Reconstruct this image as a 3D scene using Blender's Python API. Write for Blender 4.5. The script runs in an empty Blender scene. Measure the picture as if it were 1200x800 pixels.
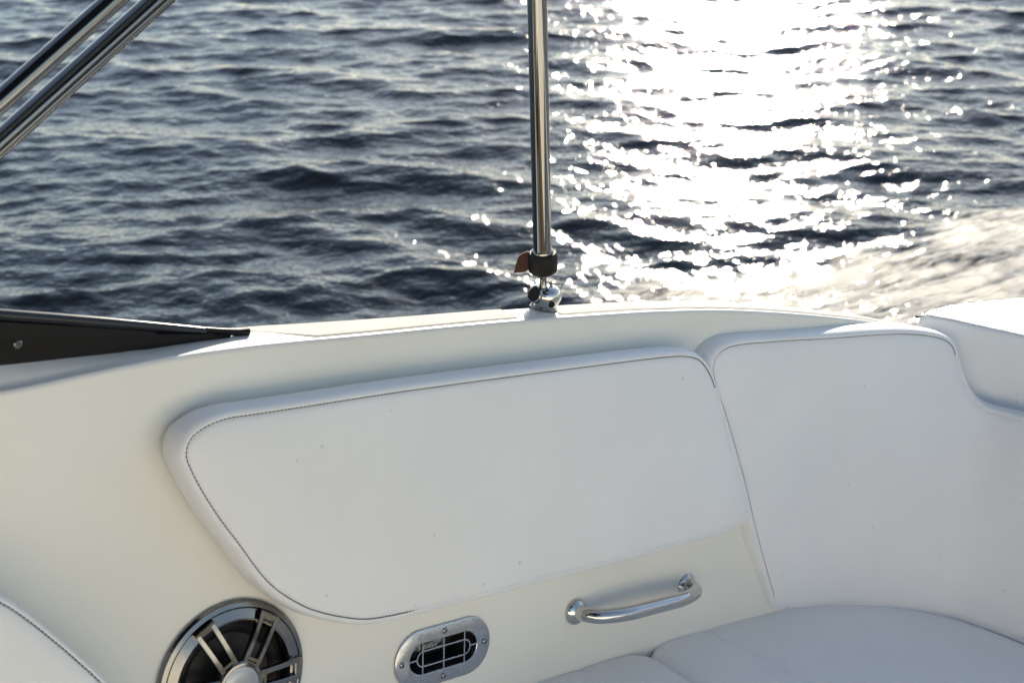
import bpy, math, random
import numpy as np
from mathutils import Vector, geometry

random.seed(7); rng = np.random.default_rng(11)
SC = bpy.context.scene
COL = SC.collection

# ------------------------------------------------------------------ camera frame and boat frame
PITCH = math.radians(24); FOC = 1666.67
CAM = np.array([0, 0, 1.9])
cF = np.array([0, math.cos(PITCH), -math.sin(PITCH)])
cU = np.array([0, math.sin(PITCH), math.cos(PITCH)])
cR = np.array([1., 0, 0])
def ray(p): return (p[0]-600)/FOC*cR + (400-p[1])/FOC*cU + cF
def unit(v): v = np.asarray(v, float); return v/np.linalg.norm(v)
_a, _l, _b = math.radians(42), math.radians(10), math.radians(-10.9)
_h = np.array([math.cos(_a), math.sin(_a), 0])
N = np.array([math.sin(_a)*math.cos(_l), -math.cos(_a)*math.cos(_l), math.sin(_l)])   # out of the cockpit wall
_u = np.cross(N, _h); _u = _u if _u[2] > 0 else -_u
S = _h*math.cos(_b) + _u*math.sin(_b)            # along the boat, towards the stern
T = -_h*math.sin(_b) + _u*math.cos(_b)           # up the wall
O = CAM + ray((520, 757))*1.9                    # centre of the vent
_lat = np.array([math.sin(_a), -math.cos(_a), 0])
UP = unit(np.cross(S, _lat)); UP = UP if UP[2] > 0 else -UP
M = unit(np.cross(UP, S)); M = M if M @ _lat > 0 else -M
def hit(p, P0, n): d = ray(p); return CAM + d*((P0-CAM) @ n)/(d @ n)
SEAT0 = hit((800, 745), O, N)
K = (N @ UP)/(N @ M)
def B(x, y, z): return SEAT0 + S*x + M*y + UP*z            # boat frame -> world
def toB(q): q = q-SEAT0; return np.array([q @ S, q @ M, q @ UP])
def seatpx(p, z=0): return toB(hit(p, SEAT0+UP*z, UP))
def wallpx(p, off=0): q = hit(p, O+N*off, N)-O; return np.array([q @ S, q @ T])
def wallmap(u, v, off): return O + S*u + T*v + N*off

# ------------------------------------------------------------------ object helpers
def link(name, me, parent=None):
    o = bpy.data.objects.new(name, me); COL.objects.link(o)
    if parent is not None: o.parent = parent
    return o
def tag(o, label, cat, group=None, kind=None):
    if label: o['label'] = label
    if cat: o['category'] = cat
    if group: o['group'] = group
    if kind: o['kind'] = kind
    return o
def thing(name, loc, label, cat, group=None):
    o = bpy.data.objects.new(name, None); COL.objects.link(o)
    o.location = Vector(loc); o.empty_display_size = .05
    return tag(o, label, cat, group)
def worldloc(o):
    v = Vector((0, 0, 0))
    while o is not None: v += o.location; o = o.parent
    return v
def mesh(name, verts, faces, mat, parent=None, smooth=True, sharp=None, uv=None):
    off = np.array(worldloc(parent)) if parent is not None else np.zeros(3)
    v = np.asarray(verts, float).reshape(-1, 3) - off
    me = bpy.data.meshes.new(name)
    me.from_pydata([tuple(a) for a in v], [], [tuple(int(i) for i in f) for f in faces])
    if mat is not None: me.materials.append(mat)
    me.polygons.foreach_set('use_smooth', [smooth]*len(me.polygons))
    if uv is not None:
        lay = me.uv_layers.new(name='UVMap')
        idx = np.empty(len(me.loops), int); me.loops.foreach_get('vertex_index', idx)
        lay.data.foreach_set('uv', np.asarray(uv, float)[idx].ravel())
    me.update()
    if sharp: me.set_sharp_from_angle(angle=math.radians(sharp))
    return link(name, me, parent)
class MB:
    def __init__(s): s.v = []; s.f = []
    def add(s, v, f):
        n = len(s.v); s.v += [np.asarray(a, float) for a in v]; s.f += [tuple(i+n for i in q) for q in f]
    def build(s, name, mat, parent=None, smooth=True, sharp=35):
        return mesh(name, s.v, s.f, mat, parent, smooth, sharp)
def grid(P, closeU=False, closeV=False):
    """P: (n,m,3) -> verts, faces"""
    n, m = P.shape[:2]; f = []
    for i in range(n if closeU else n-1):
        for j in range(m if closeV else m-1):
            f.append((i*m+j, ((i+1) % n)*m+j, ((i+1) % n)*m+(j+1) % m, i*m+(j+1) % m))
    return list(P.reshape(-1, 3)), f
def frame_of(d):
    d = unit(d); a = np.array([0, 0, 1.]) if abs(d[2]) < .9 else np.array([1., 0, 0])
    x = unit(np.cross(a, d)); return x, np.cross(d, x), d
def tube(mb, pts, rad, seg=24, caps=True):
    pts = [np.asarray(p, float) for p in pts]; n = len(pts)
    rad = [rad]*n if np.isscalar(rad) else rad
    tang = [unit(pts[min(i+1, n-1)]-pts[max(i-1, 0)]) for i in range(n)]
    x, y, _ = frame_of(tang[0]); rings = []
    for i in range(n):
        x = unit(x - tang[i]*(x @ tang[i])); y = np.cross(tang[i], x)
        rings.append([pts[i]+rad[i]*(math.cos(a)*x+math.sin(a)*y) for a in np.linspace(0, 2*math.pi, seg, endpoint=False)])
    v, f = grid(np.array(rings), closeV=True)
    if caps:
        f.append(tuple(range(seg))[::-1]); f.append(tuple((n-1)*seg+k for k in range(seg)))
    mb.add(v, f)
def lathe(mb, base, axis, prof, seg=48, caps=True):
    """prof: list of (radius, height)"""
    x, y, d = frame_of(axis)
    rings = np.array([[base+d*h+r*(math.cos(a)*x+math.sin(a)*y) for a in np.linspace(0, 2*math.pi, seg, endpoint=False)] for r, h in prof])
    v, f = grid(rings, closeV=True)
    if caps:
        f.append(tuple(range(seg))[::-1]); f.append(tuple((len(prof)-1)*seg+k for k in range(seg)))
    mb.add(v, f)
def catmull(pts, closed=True, sub=12):
    P = np.asarray(pts, float); n = len(P); out = []
    rngi = range(n) if closed else range(n-1)
    for i in rngi:
        if closed: a, b, c, d = P[(i-1) % n], P[i], P[(i+1) % n], P[(i+2) % n]
        else: a, b, c, d = P[max(i-1, 0)], P[i], P[i+1], P[min(i+2, n-1)]
        # centripetal form
        t0 = 0; t1 = t0+max(np.linalg.norm(b-a)**.5, 1e-6); t2 = t1+max(np.linalg.norm(c-b)**.5, 1e-6); t3 = t2+max(np.linalg.norm(d-c)**.5, 1e-6)
        for k in range(sub):
            t = t1+(t2-t1)*k/sub
            A1 = (t1-t)/(t1-t0)*a+(t-t0)/(t1-t0)*b if t1-t0 > 1e-5 else b
            A2 = (t2-t)/(t2-t1)*b+(t-t1)/(t2-t1)*c
            A3 = (t3-t)/(t3-t2)*c+(t-t2)/(t3-t2)*d if t3-t2 > 1e-5 else c
            B1 = (t2-t)/(t2-t0)*A1+(t-t0)/(t2-t0)*A2
            B2 = (t3-t)/(t3-t1)*A2+(t-t1)/(t3-t1)*A3
            out.append((t2-t)/(t2-t1)*B1+(t-t1)/(t2-t1)*B2)
    if not closed: out.append(P[-1])
    return np.array(out)
def resample(P, step, closed=True):
    Q = np.vstack([P, P[:1]]) if closed else P
    L = np.r_[0, np.cumsum(np.linalg.norm(np.diff(Q, axis=0), axis=1))]
    n = max(8, int(round(L[-1]/step)))
    t = np.linspace(0, L[-1], n+1)
    R = np.stack([np.interp(t, L, Q[:, k]) for k in range(Q.shape[1])], 1)
    return R[:-1] if closed else R
def area2(P): x, y = P[:, 0], P[:, 1]; return .5*np.sum(x*np.roll(y, -1)-np.roll(x, -1)*y)
def outnorm(P):
    t = np.roll(P, -1, 0)-np.roll(P, 1, 0); t /= np.linalg.norm(t, axis=1)[:, None]+1e-12
    n = np.stack([t[:, 1], -t[:, 0]], 1)
    for _ in range(2): n = (np.roll(n, 1, 0)+2*n+np.roll(n, -1, 0))/4; n /= np.linalg.norm(n, axis=1)[:, None]
    return n                                       # outward for a CCW polygon
def edgedist(Q, P):
    A = P; Bb = np.roll(P, -1, 0); D = Bb-A; L = (D**2).sum(1)+1e-15
    out = np.full(len(Q), 1e9)
    for i in range(0, len(Q), 400):
        q = Q[i:i+400, None]; t = np.clip(((q-A)*D).sum(2)/L, 0, 1)
        out[i:i+400] = np.sqrt((((q-(A+t[..., None]*D))**2).sum(2))).min(1)
    return out
def inside(Q, P):
    x, y = Q[:, 0][:, None], Q[:, 1][:, None]; x0, y0 = P[:, 0], P[:, 1]; x1, y1 = np.roll(x0, -1), np.roll(y0, -1)
    c = ((y0 > y) != (y1 > y)) & (x < (x1-x0)*(y-y0)/(y1-y0+1e-15)+x0)
    return c.sum(1) % 2 == 1
def panel(P, mapf, offf, step):
    """triangulated sheet filling the CCW polygon P; offset by offf(distance to edge)"""
    lo, hi = P.min(0), P.max(0)
    n = outnorm(P); extra = []
    for d in (.003, .007, .013, .022):
        r = P[::2]-n[::2]*d; extra.append(r)
    gx, gy = np.meshgrid(np.arange(lo[0], hi[0], step), np.arange(lo[1], hi[1], step))
    G = np.stack([gx.ravel(), gy.ravel()], 1)
    G = G[inside(G, P)]; G = G[edgedist(G, P) > .028]
    R = np.vstack(extra); R = R[inside(R, P)]; dR = edgedist(R, P)
    R = R[dR > .0025]
    pts = np.vstack([P, R, G])
    res = geometry.delaunay_2d_cdt([Vector(p) for p in pts], [], [list(range(len(P)))], 1, 1e-6)
    V = np.array([tuple(v) for v in res[0]]); d = edgedist(V, P)
    W = [mapf(V[i, 0], V[i, 1], offf(d[i], V[i])) for i in range(len(V))]
    return W, [tuple(f) for f in res[2]], V
from mathutils import noise as mnoise
def cushion(P, mapf, Tk, parent, mat, bandmat, puff=.008, prof=None, step=.02, stitch=None, name='front_panel', thread=.0007, flat=.009, stitch_skip=None, puffr=.05, dive=None):
    """cut-and-sewn cushion: a front panel, a side band round it, a stitched seam between"""
    if area2(P) < 0: P = P[::-1]
    sd_ = rng.uniform(0, 50)
    def off(d, v):
        p3 = Vector((v[0]*38, v[1]*38, sd_)); p4 = Vector((v[0]*5.5, v[1]*5.5, sd_+9))
        return off0(d) + mnoise.noise(p3)*.0016*(1-math.exp(-d/.004))*math.exp(-d/.022) + mnoise.noise(p4)*.0016*(1-math.exp(-d/.03))
    def off0(d): return Tk - .0022*math.exp(-(d/.0025)**2) + .0018*(1-math.exp(-d/.006)) - .0009*math.exp(-((d-flat)/.0022)**2) + puff*(1-math.exp(-d/puffr))
    W, F, V = panel(P, mapf, off, step)
    mesh(name, W, F, mat, parent, uv=V)
    n = outnorm(P)
    prof = prof or [(0, Tk-.0022), (.0012, Tk-.0006), (.0035, Tk-.0004), (.007, Tk-.004), (.0095, Tk-.010), (.011, Tk*.55), (.0095, Tk*.25), (.005, .004), (.001, -.004)]
    Pg = []
    for e, o in prof:
        Q = P+n*e; Pg.append([mapf(q[0], q[1], o) for q in Q])
    Pg = np.array(Pg); v, f = grid(Pg, closeV=True)
    mesh('side_band', v, f, bandmat, parent)
    if stitch:
        sb = MB(); Q = resample(P-outnorm(P)*-.0004, .0052)
        nn = outnorm(Q); tt = np.stack([-nn[:, 1], nn[:, 0]], 1)
        for i, q in enumerate(Q):
            if stitch_skip and stitch_skip(q): continue
            a, c = q-tt[i]*.00195, q+tt[i]*.00195
            kd = dive(q) if dive else 0
            a, c = a+nn[i]*.009*kd, c+nn[i]*.009*kd; dz = .010*kd
            pts = [mapf(a[0], a[1], Tk-.0022-dz), mapf(*(a*.75+c*.25), Tk-.0010-dz), mapf(*(a*.25+c*.75), Tk-.0010-dz), mapf(c[0], c[1], Tk-.0022-dz)]
            tube(sb, pts, thread*(1-.6*kd), seg=5)
        sb.build('stitching', stitch, parent, sharp=None)

# ------------------------------------------------------------------ materials
def newmat(name):
    m = bpy.data.materials.new(name); m.use_nodes = True
    nt = m.node_tree; return m, nt, nt.nodes['Principled BSDF']
def nd(nt, t, **k):
    n = nt.nodes.new(t)
    for a, b in k.items():
        if a in n.inputs.keys(): n.inputs[a].default_value = b
        else: setattr(n, a, b)
    return n
def ramp(nt, fac, stops):
    r = nt.nodes.new('ShaderNodeValToRGB'); nt.links.new(fac, r.inputs[0])
    e = r.color_ramp.elements
    while len(e) < len(stops): e.new(.5)
    for q, (p, c) in zip(e, stops): q.position = p; q.color = (*c, 1) if len(c) == 3 else c
    return r
def mix(nt, fac, a, b, mode='MIX'):
    m = nt.nodes.new('ShaderNodeMix'); m.data_type = 'RGBA'; m.blend_type = mode
    for s, v in ((0, fac), (6, a), (7, b)):
        if hasattr(v, 'links') or isinstance(v, bpy.types.NodeSocket): nt.links.new(v, m.inputs[s])
        else: m.inputs[s].default_value = v if s == 0 else (*v, 1)
    return m.outputs[2]
def simple(name, col, rough=.5, metal=0, coat=0, spec=.5):
    m, nt, b = newmat(name)
    b.inputs['Base Color'].default_value = (*col, 1); b.inputs['Roughness'].default_value = rough
    b.inputs['Metallic'].default_value = metal; b.inputs['Coat Weight'].default_value = coat
    b.inputs['Coat Roughness'].default_value = .08; b.inputs['Specular IOR Level'].default_value = spec
    return m
def spots(nt, coord, scale, size, chance):
    """small sparse dirt spots with shapes of their own"""
    v = nd(nt, 'ShaderNodeTexVoronoi', Scale=scale); nt.links.new(coord, v.inputs['Vector'])
    s = nt.nodes.new('ShaderNodeSeparateColor'); nt.links.new(v.outputs['Color'], s.inputs[0])
    lt = nd(nt, 'ShaderNodeMath', operation='LESS_THAN'); nt.links.new(s.outputs[0], lt.inputs[0]); lt.inputs[1].default_value = chance
    sm = nd(nt, 'ShaderNodeMapRange'); nt.links.new(v.outputs['Distance'], sm.inputs[0])
    sm.inputs[1].default_value = size*.4; sm.inputs[2].default_value = size; sm.inputs[3].default_value = 1; sm.inputs[4].default_value = 0
    mu = nd(nt, 'ShaderNodeMath', operation='MULTIPLY'); nt.links.new(lt.outputs[0], mu.inputs[0]); nt.links.new(sm.outputs[0], mu.inputs[1])
    return mu.outputs[0]
def vinyl(name, col, grain=1, spotamt=1):
    m, nt, b = newmat(name)
    tc = nt.nodes.new('ShaderNodeTexCoord'); P = tc.outputs['Object']
    n1 = nd(nt, 'ShaderNodeTexNoise', Scale=6, Detail=5); nt.links.new(P, n1.inputs['Vector'])
    r1 = ramp(nt, n1.outputs[0], [(.3, tuple(c*.955 for c in col)), (.7, col)])
    sp = spots(nt, P, 17, .055, .34*spotamt)
    sp2 = spots(nt, P, 41, .10, .10*spotamt)
    mx = nd(nt, 'ShaderNodeMath', operation='MAXIMUM'); nt.links.new(sp, mx.inputs[0]); nt.links.new(sp2, mx.inputs[1])
    sc = nd(nt, 'ShaderNodeMath', operation='MULTIPLY'); nt.links.new(mx.outputs[0], sc.inputs[0]); sc.inputs[1].default_value = .42
    c = mix(nt, sc.outputs[0], r1.outputs[0], (.33, .33, .33))
    n3 = nd(nt, 'ShaderNodeTexNoise', Scale=2.3, Detail=3); nt.links.new(P, n3.inputs['Vector'])
    r3 = ramp(nt, n3.outputs[0], [(.60, (0, 0, 0)), (.76, (.10, .10, .10))])
    c = mix(nt, r3.outputs[0], c, (.50, .47, .40))
    nt.links.new(c, b.inputs['Base Color'])
    b.inputs['Roughness'].default_value = .46; b.inputs['Specular IOR Level'].default_value = .42
    v = nd(nt, 'ShaderNodeTexVoronoi', Scale=620); nt.links.new(P, v.inputs['Vector'])
    n2 = nd(nt, 'ShaderNodeTexNoise', Scale=240, Detail=3); nt.links.new(P, n2.inputs['Vector'])
    ad = nd(nt, 'ShaderNodeMath', operation='ADD'); nt.links.new(v.outputs['Distance'], ad.inputs[0]); nt.links.new(n2.outputs[0], ad.inputs[1])
    n4 = nd(nt, 'ShaderNodeTexNoise', Scale=7, Detail=2); nt.links.new(P, n4.inputs['Vector'])
    bu2 = nd(nt, 'ShaderNodeBump', Strength=.5, Distance=.006); nt.links.new(n4.outputs[0], bu2.inputs['Height'])
    bu = nd(nt, 'ShaderNodeBump', Strength=.35*grain, Distance=.0006); nt.links.new(ad.outputs[0], bu.inputs['Height'])
    nt.links.new(bu2.outputs[0], bu.inputs['Normal']); nt.links.new(bu.outputs[0], b.inputs['Normal'])
    return m
def gelcoat(name, col, nonslip=False):
    m, nt, b = newmat(name)
    tc = nt.nodes.new('ShaderNodeTexCoord'); P = tc.outputs['Object']
    n1 = nd(nt, 'ShaderNodeTexNoise', Scale=3.5, Detail=6, Roughness=.6); nt.links.new(P, n1.inputs['Vector'])
    r1 = ramp(nt, n1.outputs[0], [(.35, tuple(c*k for c, k in zip(col, (.95, .95, .93)))), (.7, col)])
    sp = spots(nt, P, 14, .045, .22)
    sc = nd(nt, 'ShaderNodeMath', operation='MULTIPLY'); nt.links.new(sp, sc.inputs[0]); sc.inputs[1].default_value = .30
    c = mix(nt, sc.outputs[0], r1.outputs[0], (.35, .32, .27))
    nt.links.new(c, b.inputs['Base Color'])
    n5 = nd(nt, 'ShaderNodeTexNoise', Scale=12, Detail=6, Roughness=.7); nt.links.new(P, n5.inputs['Vector'])
    rr = nd(nt, 'ShaderNodeMapRange'); nt.links.new(n5.outputs[0], rr.inputs[0])
    rr.inputs[3].default_value = .30 if not nonslip else .85; rr.inputs[4].default_value = .45 if not nonslip else .95; b.inputs['Specular IOR Level'].default_value = .5 if not nonslip else .15
    nt.links.new(rr.outputs[0], b.inputs['Roughness'])
    b.inputs['Coat Weight'].default_value = .25 if not nonslip else 0; b.inputs['Coat Roughness'].default_value = .12
    if nonslip:
        mp = nt.nodes.new('ShaderNodeUVMap')
        v = nd(nt, 'ShaderNodeTexVoronoi', Scale=260, Randomness=.15); nt.links.new(mp.outputs[0], v.inputs['Vector'])
        r = ramp(nt, v.outputs['Distance'], [(.2, (1, 1, 1)), (.55, (0, 0, 0))])
        bu = nd(nt, 'ShaderNodeBump', Strength=.8, Distance=.0009); nt.links.new(r.outputs[0], bu.inputs['Height'])
        nt.links.new(bu.outputs[0], b.inputs['Normal'])
    else:
        n4 = nd(nt, 'ShaderNodeTexNoise', Scale=9, Detail=2); nt.links.new(P, n4.inputs['Vector'])
        bu2 = nd(nt, 'ShaderNodeBump', Strength=.35, Distance=.002); nt.links.new(n4.outputs[0], bu2.inputs['Height'])
        nt.links.new(bu2.outputs[0], b.inputs['Normal'])
    return m
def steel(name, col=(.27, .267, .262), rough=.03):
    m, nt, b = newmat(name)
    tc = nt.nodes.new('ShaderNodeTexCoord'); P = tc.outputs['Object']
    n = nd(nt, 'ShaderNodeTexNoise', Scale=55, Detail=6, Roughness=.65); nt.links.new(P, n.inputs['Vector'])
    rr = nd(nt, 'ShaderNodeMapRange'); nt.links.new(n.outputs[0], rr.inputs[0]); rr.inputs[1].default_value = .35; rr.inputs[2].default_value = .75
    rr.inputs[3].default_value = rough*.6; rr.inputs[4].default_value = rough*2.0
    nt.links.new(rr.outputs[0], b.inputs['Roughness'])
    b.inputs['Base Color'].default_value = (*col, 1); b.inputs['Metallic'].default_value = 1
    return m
VINYL = vinyl('white_vinyl', (.85, .85, .845)); VINYLB = vinyl('white_vinyl_band', (.84, .84, .84), grain=1.5, spotamt=.3)
GEL = gelcoat('cream_gelcoat', (.83, .815, .755)); DECKG = gelcoat('white_gelcoat', (.78, .765, .72)); NONSLIP = gelcoat('nonslip', (.55, .53, .505), nonslip=True)
STEEL = steel('steel_dark_reflections'); BRUSH = steel('satin_steel', (.50, .51, .53), .22); BRIGHT = steel('bright_steel', (.58, .57, .56), .05)  # pole and brace steel coloured darker to stand in for dark reflections
BEZ = steel('silver_plastic', (.25, .245, .24), .14)
THREAD = simple('navy_thread', (.035, .04, .055), .8); BLACK = simple('black_plastic', (.004, .004, .006), .45, spec=.2); RUBBER = simple('dark_rubber', (.010, .009, .008), .6, spec=.3)
BROWN = simple('brown_webbing', (.055, .018, .012), .85); CONE = simple('speaker_cone', (.015, .015, .016), .38); DARK = simple('duct_black', (.018, .018, .017), .7)
GREYLINE = simple('shadow_gap_rubber', (.16, .15, .13), .8)

def stad(hl, r, n=20):
    pts = []
    for a in np.linspace(-math.pi/2, math.pi/2, n): pts.append((hl+r*math.cos(a), r*math.sin(a)))
    for a in np.linspace(math.pi/2, 3*math.pi/2, n): pts.append((-hl+r*math.cos(a), r*math.sin(a)))
    return np.array(pts)
SPK = (-.323, .036)
VENT = tuple((wallpx((469.3, 778.3))+wallpx((566, 750)))/2)
# ------------------------------------------------------------------ the boat
boat = thing('motorboat', B(0, 1.08, -.42), 'white motorboat cockpit side with cream moulded wall and narrow deck edge above the water', 'boat')
inner_px = [(0, 461), (60, 448), (100, 439), (154, 428), (192, 420.5), (238, 413), (315, 403), (378, 397.5), (440, 392), (513, 384.5), (590, 377.5), (660, 372), (758, 365.4), (820, 363.6), (860, 363.6), (909, 366), (960, 370), (1025, 377)]
def wall_off(px): return 0 if px < 760 else .045*((px-760)/265)**1.6
_c = []
for p in inner_px:
    o_ = wall_off(p[0]); q = hit(p, O+N*o_, N); _c.append(toB(q))
_c = np.array(_c)
# x -> (y, z) of the inner deck edge; carried straight on beyond what is seen
RX = np.r_[-4.7, -4.2, -3.4, -2.4, _c[0, 0]-.25, _c[:, 0], _c[-1, 0]+.15, 1.0, 1.45]
zl = _c[0, 2]
RZ = np.r_[.40, .42, .47, .50, zl-.003, _c[:, 2], _c[-1, 2]-.03, .36, .34]
RY = np.r_[1.02, .72, .25, -.03, _c[0, 1], _c[:, 1], _c[-1, 1]+.0, _c[-1, 1]+.01, _c[-1, 1]+.03]
def smooth_interp(x, X, Y):
    return float(np.interp(x, X, Y))
xs = np.unique(np.r_[np.linspace(-4.7, -1.4, 40), np.linspace(-1.4, 1.45, 280)])
ry = np.array([smooth_interp(x, RX, RY) for x in xs]); rz = np.array([smooth_interp(x, RX, RZ) for x in xs])
def blur(a, n):
    for _ in range(n):
        b_ = a.copy(); b_[1:-1] = (a[:-2]+2*a[1:-1]+a[2:])/4; a = b_
    return a
ry, rz = blur(ry, 14), blur(rz, 14)
def rail(x): return float(np.interp(x, xs, ry)), float(np.interp(x, xs, rz))
def WDf(x): return float(np.interp(x, [-4.7, -1.3, -.75, -.5, .05, .5, 1.5], [.12, .12, .068, .056, .052, .036, .036]))
def lip(x): return float(np.clip((-.885-x)*.115, 0, .034))   # the deck stands above the inner lip towards the bow
def deck_profile(x):
    y, z = rail(x); WD = WDf(x); h = lip(x); k = min(1, h/.004)
    r = .0055
    pr = [(y-r+r*math.cos(a*math.pi/2), z-r+r*math.sin(a*math.pi/2)) for a in np.linspace(0, 1, 8)]
    y1 = y-r-.008*k; zc = z+.0006*k
    pr += [(y1-.0008, zc)]
    for a in np.linspace(.1, 1, 7):                    # cove rising to the deck
        pr.append((y1-.001-a*.030*k-.001*a, zc+h*(a**.75)))
    yf = y1-.003-.031*k; zd = z+h
    yo = y-WD
    pr += [(yf-(yf-yo)*.45, zd+.0015), (yo+.010, zd+.0006)]
    for a in np.linspace(.15, 1, 6):
        t = a*math.pi/2; pr.append((yo+.010-.012*math.sin(t), zd+.0006-.015*(1-math.cos(t))))
    return y, z, r, pr
for side in (0, 1):
    def BB(x, y, z, side=side): return B(x, y if side == 0 else 2.16-y, z)
    wall_rows, deck_rows, hull_rows = [], [], []
    for x in xs:
        y, z, r, pr = deck_profile(x)
        zt = z-r
        if x >= -2.45:
            row = []
            for zz in np.r_[np.linspace(-.42, zt-.07, 8), zt-.05, zt-.03, zt-.015, zt-.006, zt]:
                cc = max(0, (zz-(zt-.06))/.06)
                base = y - K*(zz-zt)                  # leans outwards going up
                row.append(BB(x, base, zz))
            wall_rows.append(row)
        deck_rows.append([BB(x, a, b_) for a, b_ in pr])
        yo = pr[-1][0]; zo = pr[-1][1]
        hull_rows.append([BB(x, yo, zo), BB(x, yo-.004, zo-.03), BB(x, yo-.022, zo-.035), BB(x, yo-.026, zo-.055), BB(x, yo-.022, zo-.075), BB(x, yo-.004, zo-.08), BB(x, yo+.02, zo-.3), BB(x, yo+.07, zo-.7), BB(x, yo+.22*(1 if x > -3 else .6), zo-1.3)])
    for nm, rows, mt in (('cockpit_wall', wall_rows, GEL), ('side_deck', deck_rows, DECKG), ('hull_side', hull_rows, DECKG)):
        v, f = grid(np.array(rows))
        if nm == 'cockpit_wall' and side == 0:
            # openings for the loudspeaker and the vent are cut through the wall
            R_ = np.array(rows); wx = xs[xs >= -2.45]; m_ = R_.shape[1]
            i0, i1 = int(np.searchsorted(wx, -.95)), int(np.searchsorted(wx, -.30)); j0, j1 = 3, 6
            f = [q for k, q in enumerate(f) if not (i0 <= k//(m_-1) < i1 and j0 <= k % (m_-1) < j1)]
            loop = [(i, j0) for i in range(i0, i1)] + [(i1, j) for j in range(j0, j1)] + [(i, j1) for i in range(i1, i0, -1)] + [(i0, j) for j in range(j1, j0, -1)]
            st2 = lambda q: np.array([(q-O) @ S, (q-O) @ T, (q-O) @ N])
            L_ = np.array([st2(R_[i, j]) for i, j in loop]); off0 = L_[:, 2].mean(); print('wall off', L_[:, 2].min(), L_[:, 2].max())
            cuts = [np.array([(SPK[0]+(.0955)*math.cos(a), SPK[1]+(.0955)*math.sin(a)) for a in np.linspace(0, 2*math.pi, 72, endpoint=False)]),
                    np.array([(VENT[0]+p[0], VENT[1]+p[1]) for p in stad(.038, .026, 16)])]
            pts = list(L_[:, :2]); eds = [(k, (k+1) % len(L_)) for k in range(len(L_))]
            for c_ in cuts:
                n0 = len(pts); pts += list(c_); eds += [(n0+k, n0+(k+1) % len(c_)) for k in range(len(c_))]
            gx, gy = np.meshgrid(np.linspace(L_[:, 0].min(), L_[:, 0].max(), 40), np.linspace(L_[:, 1].min(), L_[:, 1].max(), 16))
            G = np.stack([gx.ravel(), gy.ravel()], 1); G = G[inside(G, L_[:, :2])]; G = G[edgedist(G, L_[:, :2]) > .01]
            for c_ in cuts: G = G[~inside(G, c_)]; G = G[edgedist(G, c_) > .006]
            nb = len(pts); pts += list(G)
            res = geometry.delaunay_2d_cdt([Vector(p) for p in pts], eds, [], 1, 1e-7)
            VV = np.array([tuple(q) for q in res[0]]); base = len(v)
            tri = [t for t in res[2] if inside(VV[list(t)].mean(0)[None], L_[:, :2])[0] and not any(inside(VV[list(t)].mean(0)[None], c_)[0] for c_ in cuts)]
            Z_ = lambda q: off0
            dl = lambda q: L_[np.argmin(((L_[:, :2]-q)**2).sum(1)), 2]
            v = list(v)+[wallmap(q[0], q[1], dl(q)) for q in VV]; f = f+[tuple(base+i for i in t)[::-1] for t in tri]
        if side: f = [q[::-1] for q in f]
        mesh(nm, v, f, mt, boat, sharp=50)
# floor, transom, foredeck, bulkhead
def quadstrip(name, a, mat): v, f = grid(np.array(a)); mesh(name, v, f, mat, boat, sharp=40)
quadstrip('cockpit_floor', [[B(x, -.3, -.42), B(x, 2.46, -.42)] for x in (-2.5, 1.4)], simple('teak_floor', (.13, .085, .05), .6))
quadstrip('transom', [[B(1.45, -.3, z), B(1.45, 2.46, z)] for z in (-1.0, .36)], DECKG)
quadstrip('bulkhead', [[B(-2.44, -.05, z), B(-2.44, 2.21, z)] for z in (-.42, .49)], GEL)
fd = []
for x in xs[xs <= -2.44]:
    y, z = rail(x); fd.append([B(x, y-.004 + (1.08-y)*2*t, z-.001+.10*math.sin(math.pi*t)*min(1, (1.08-y)/.8)) for t in np.linspace(0, 1, 9)])
quadstrip('foredeck', fd, DECKG)
# moulded seat base under the cushions
mb = MB()
for a, b_ in (((-1.55, -.02), (.60, .40)), ((.15, .4), (.60, 2.16))):
    P = [B(x, y, z) for z in (-.419, -.085) for x, y in ((a[0], a[1]), (b_[0], a[1]), (b_[0], b_[1]), (a[0], b_[1]))]
    mb.add(P, [(3, 2, 1, 0), (4, 5, 6, 7), (0, 1, 5, 4), (1, 2, 6, 5), (2, 3, 7, 6), (3, 0, 4, 7)])
mb.build('seat_base', GEL, boat, smooth=False)
# raised non-slip strips on the deck
def nonslip(x0, x1, taper0, taper1):
    rows = []; uv = []
    for x in np.linspace(x0, x1, 120):
        y, z = rail(x); z += lip(x)
        far = y-WDf(x)+.006; near = y-.0085
        if taper0: near = far+(near-far)*min(1, (x-x0)/.11)
        if taper1: near = far+(near-far)*min(1, (x1-x)/.05)
        c = [(far, .0004), (far+.0006, .0016), (far+.002, .0019), (near-.0060, .0019), (near-.0045, .0021), (near-.0025, .0016), (near, .0006)]
        rows.append([B(x, yy, z+h) for yy, h in c]); uv += [(x, yy) for yy, h in c]
    v, f = grid(np.array(rows)); mesh('nonslip_strip', v, f, NONSLIP, boat, sharp=None, uv=uv)
xl = seatpx((328, 384), .545)[0]; xm = seatpx((618, 366), .545)[0]; xn = seatpx((650, 365), .545)[0]
nonslip(-.79, -.355, True, False)
nonslip(-.275, .9, False, True)
print('nonslip', xl, xm, xn)

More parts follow.
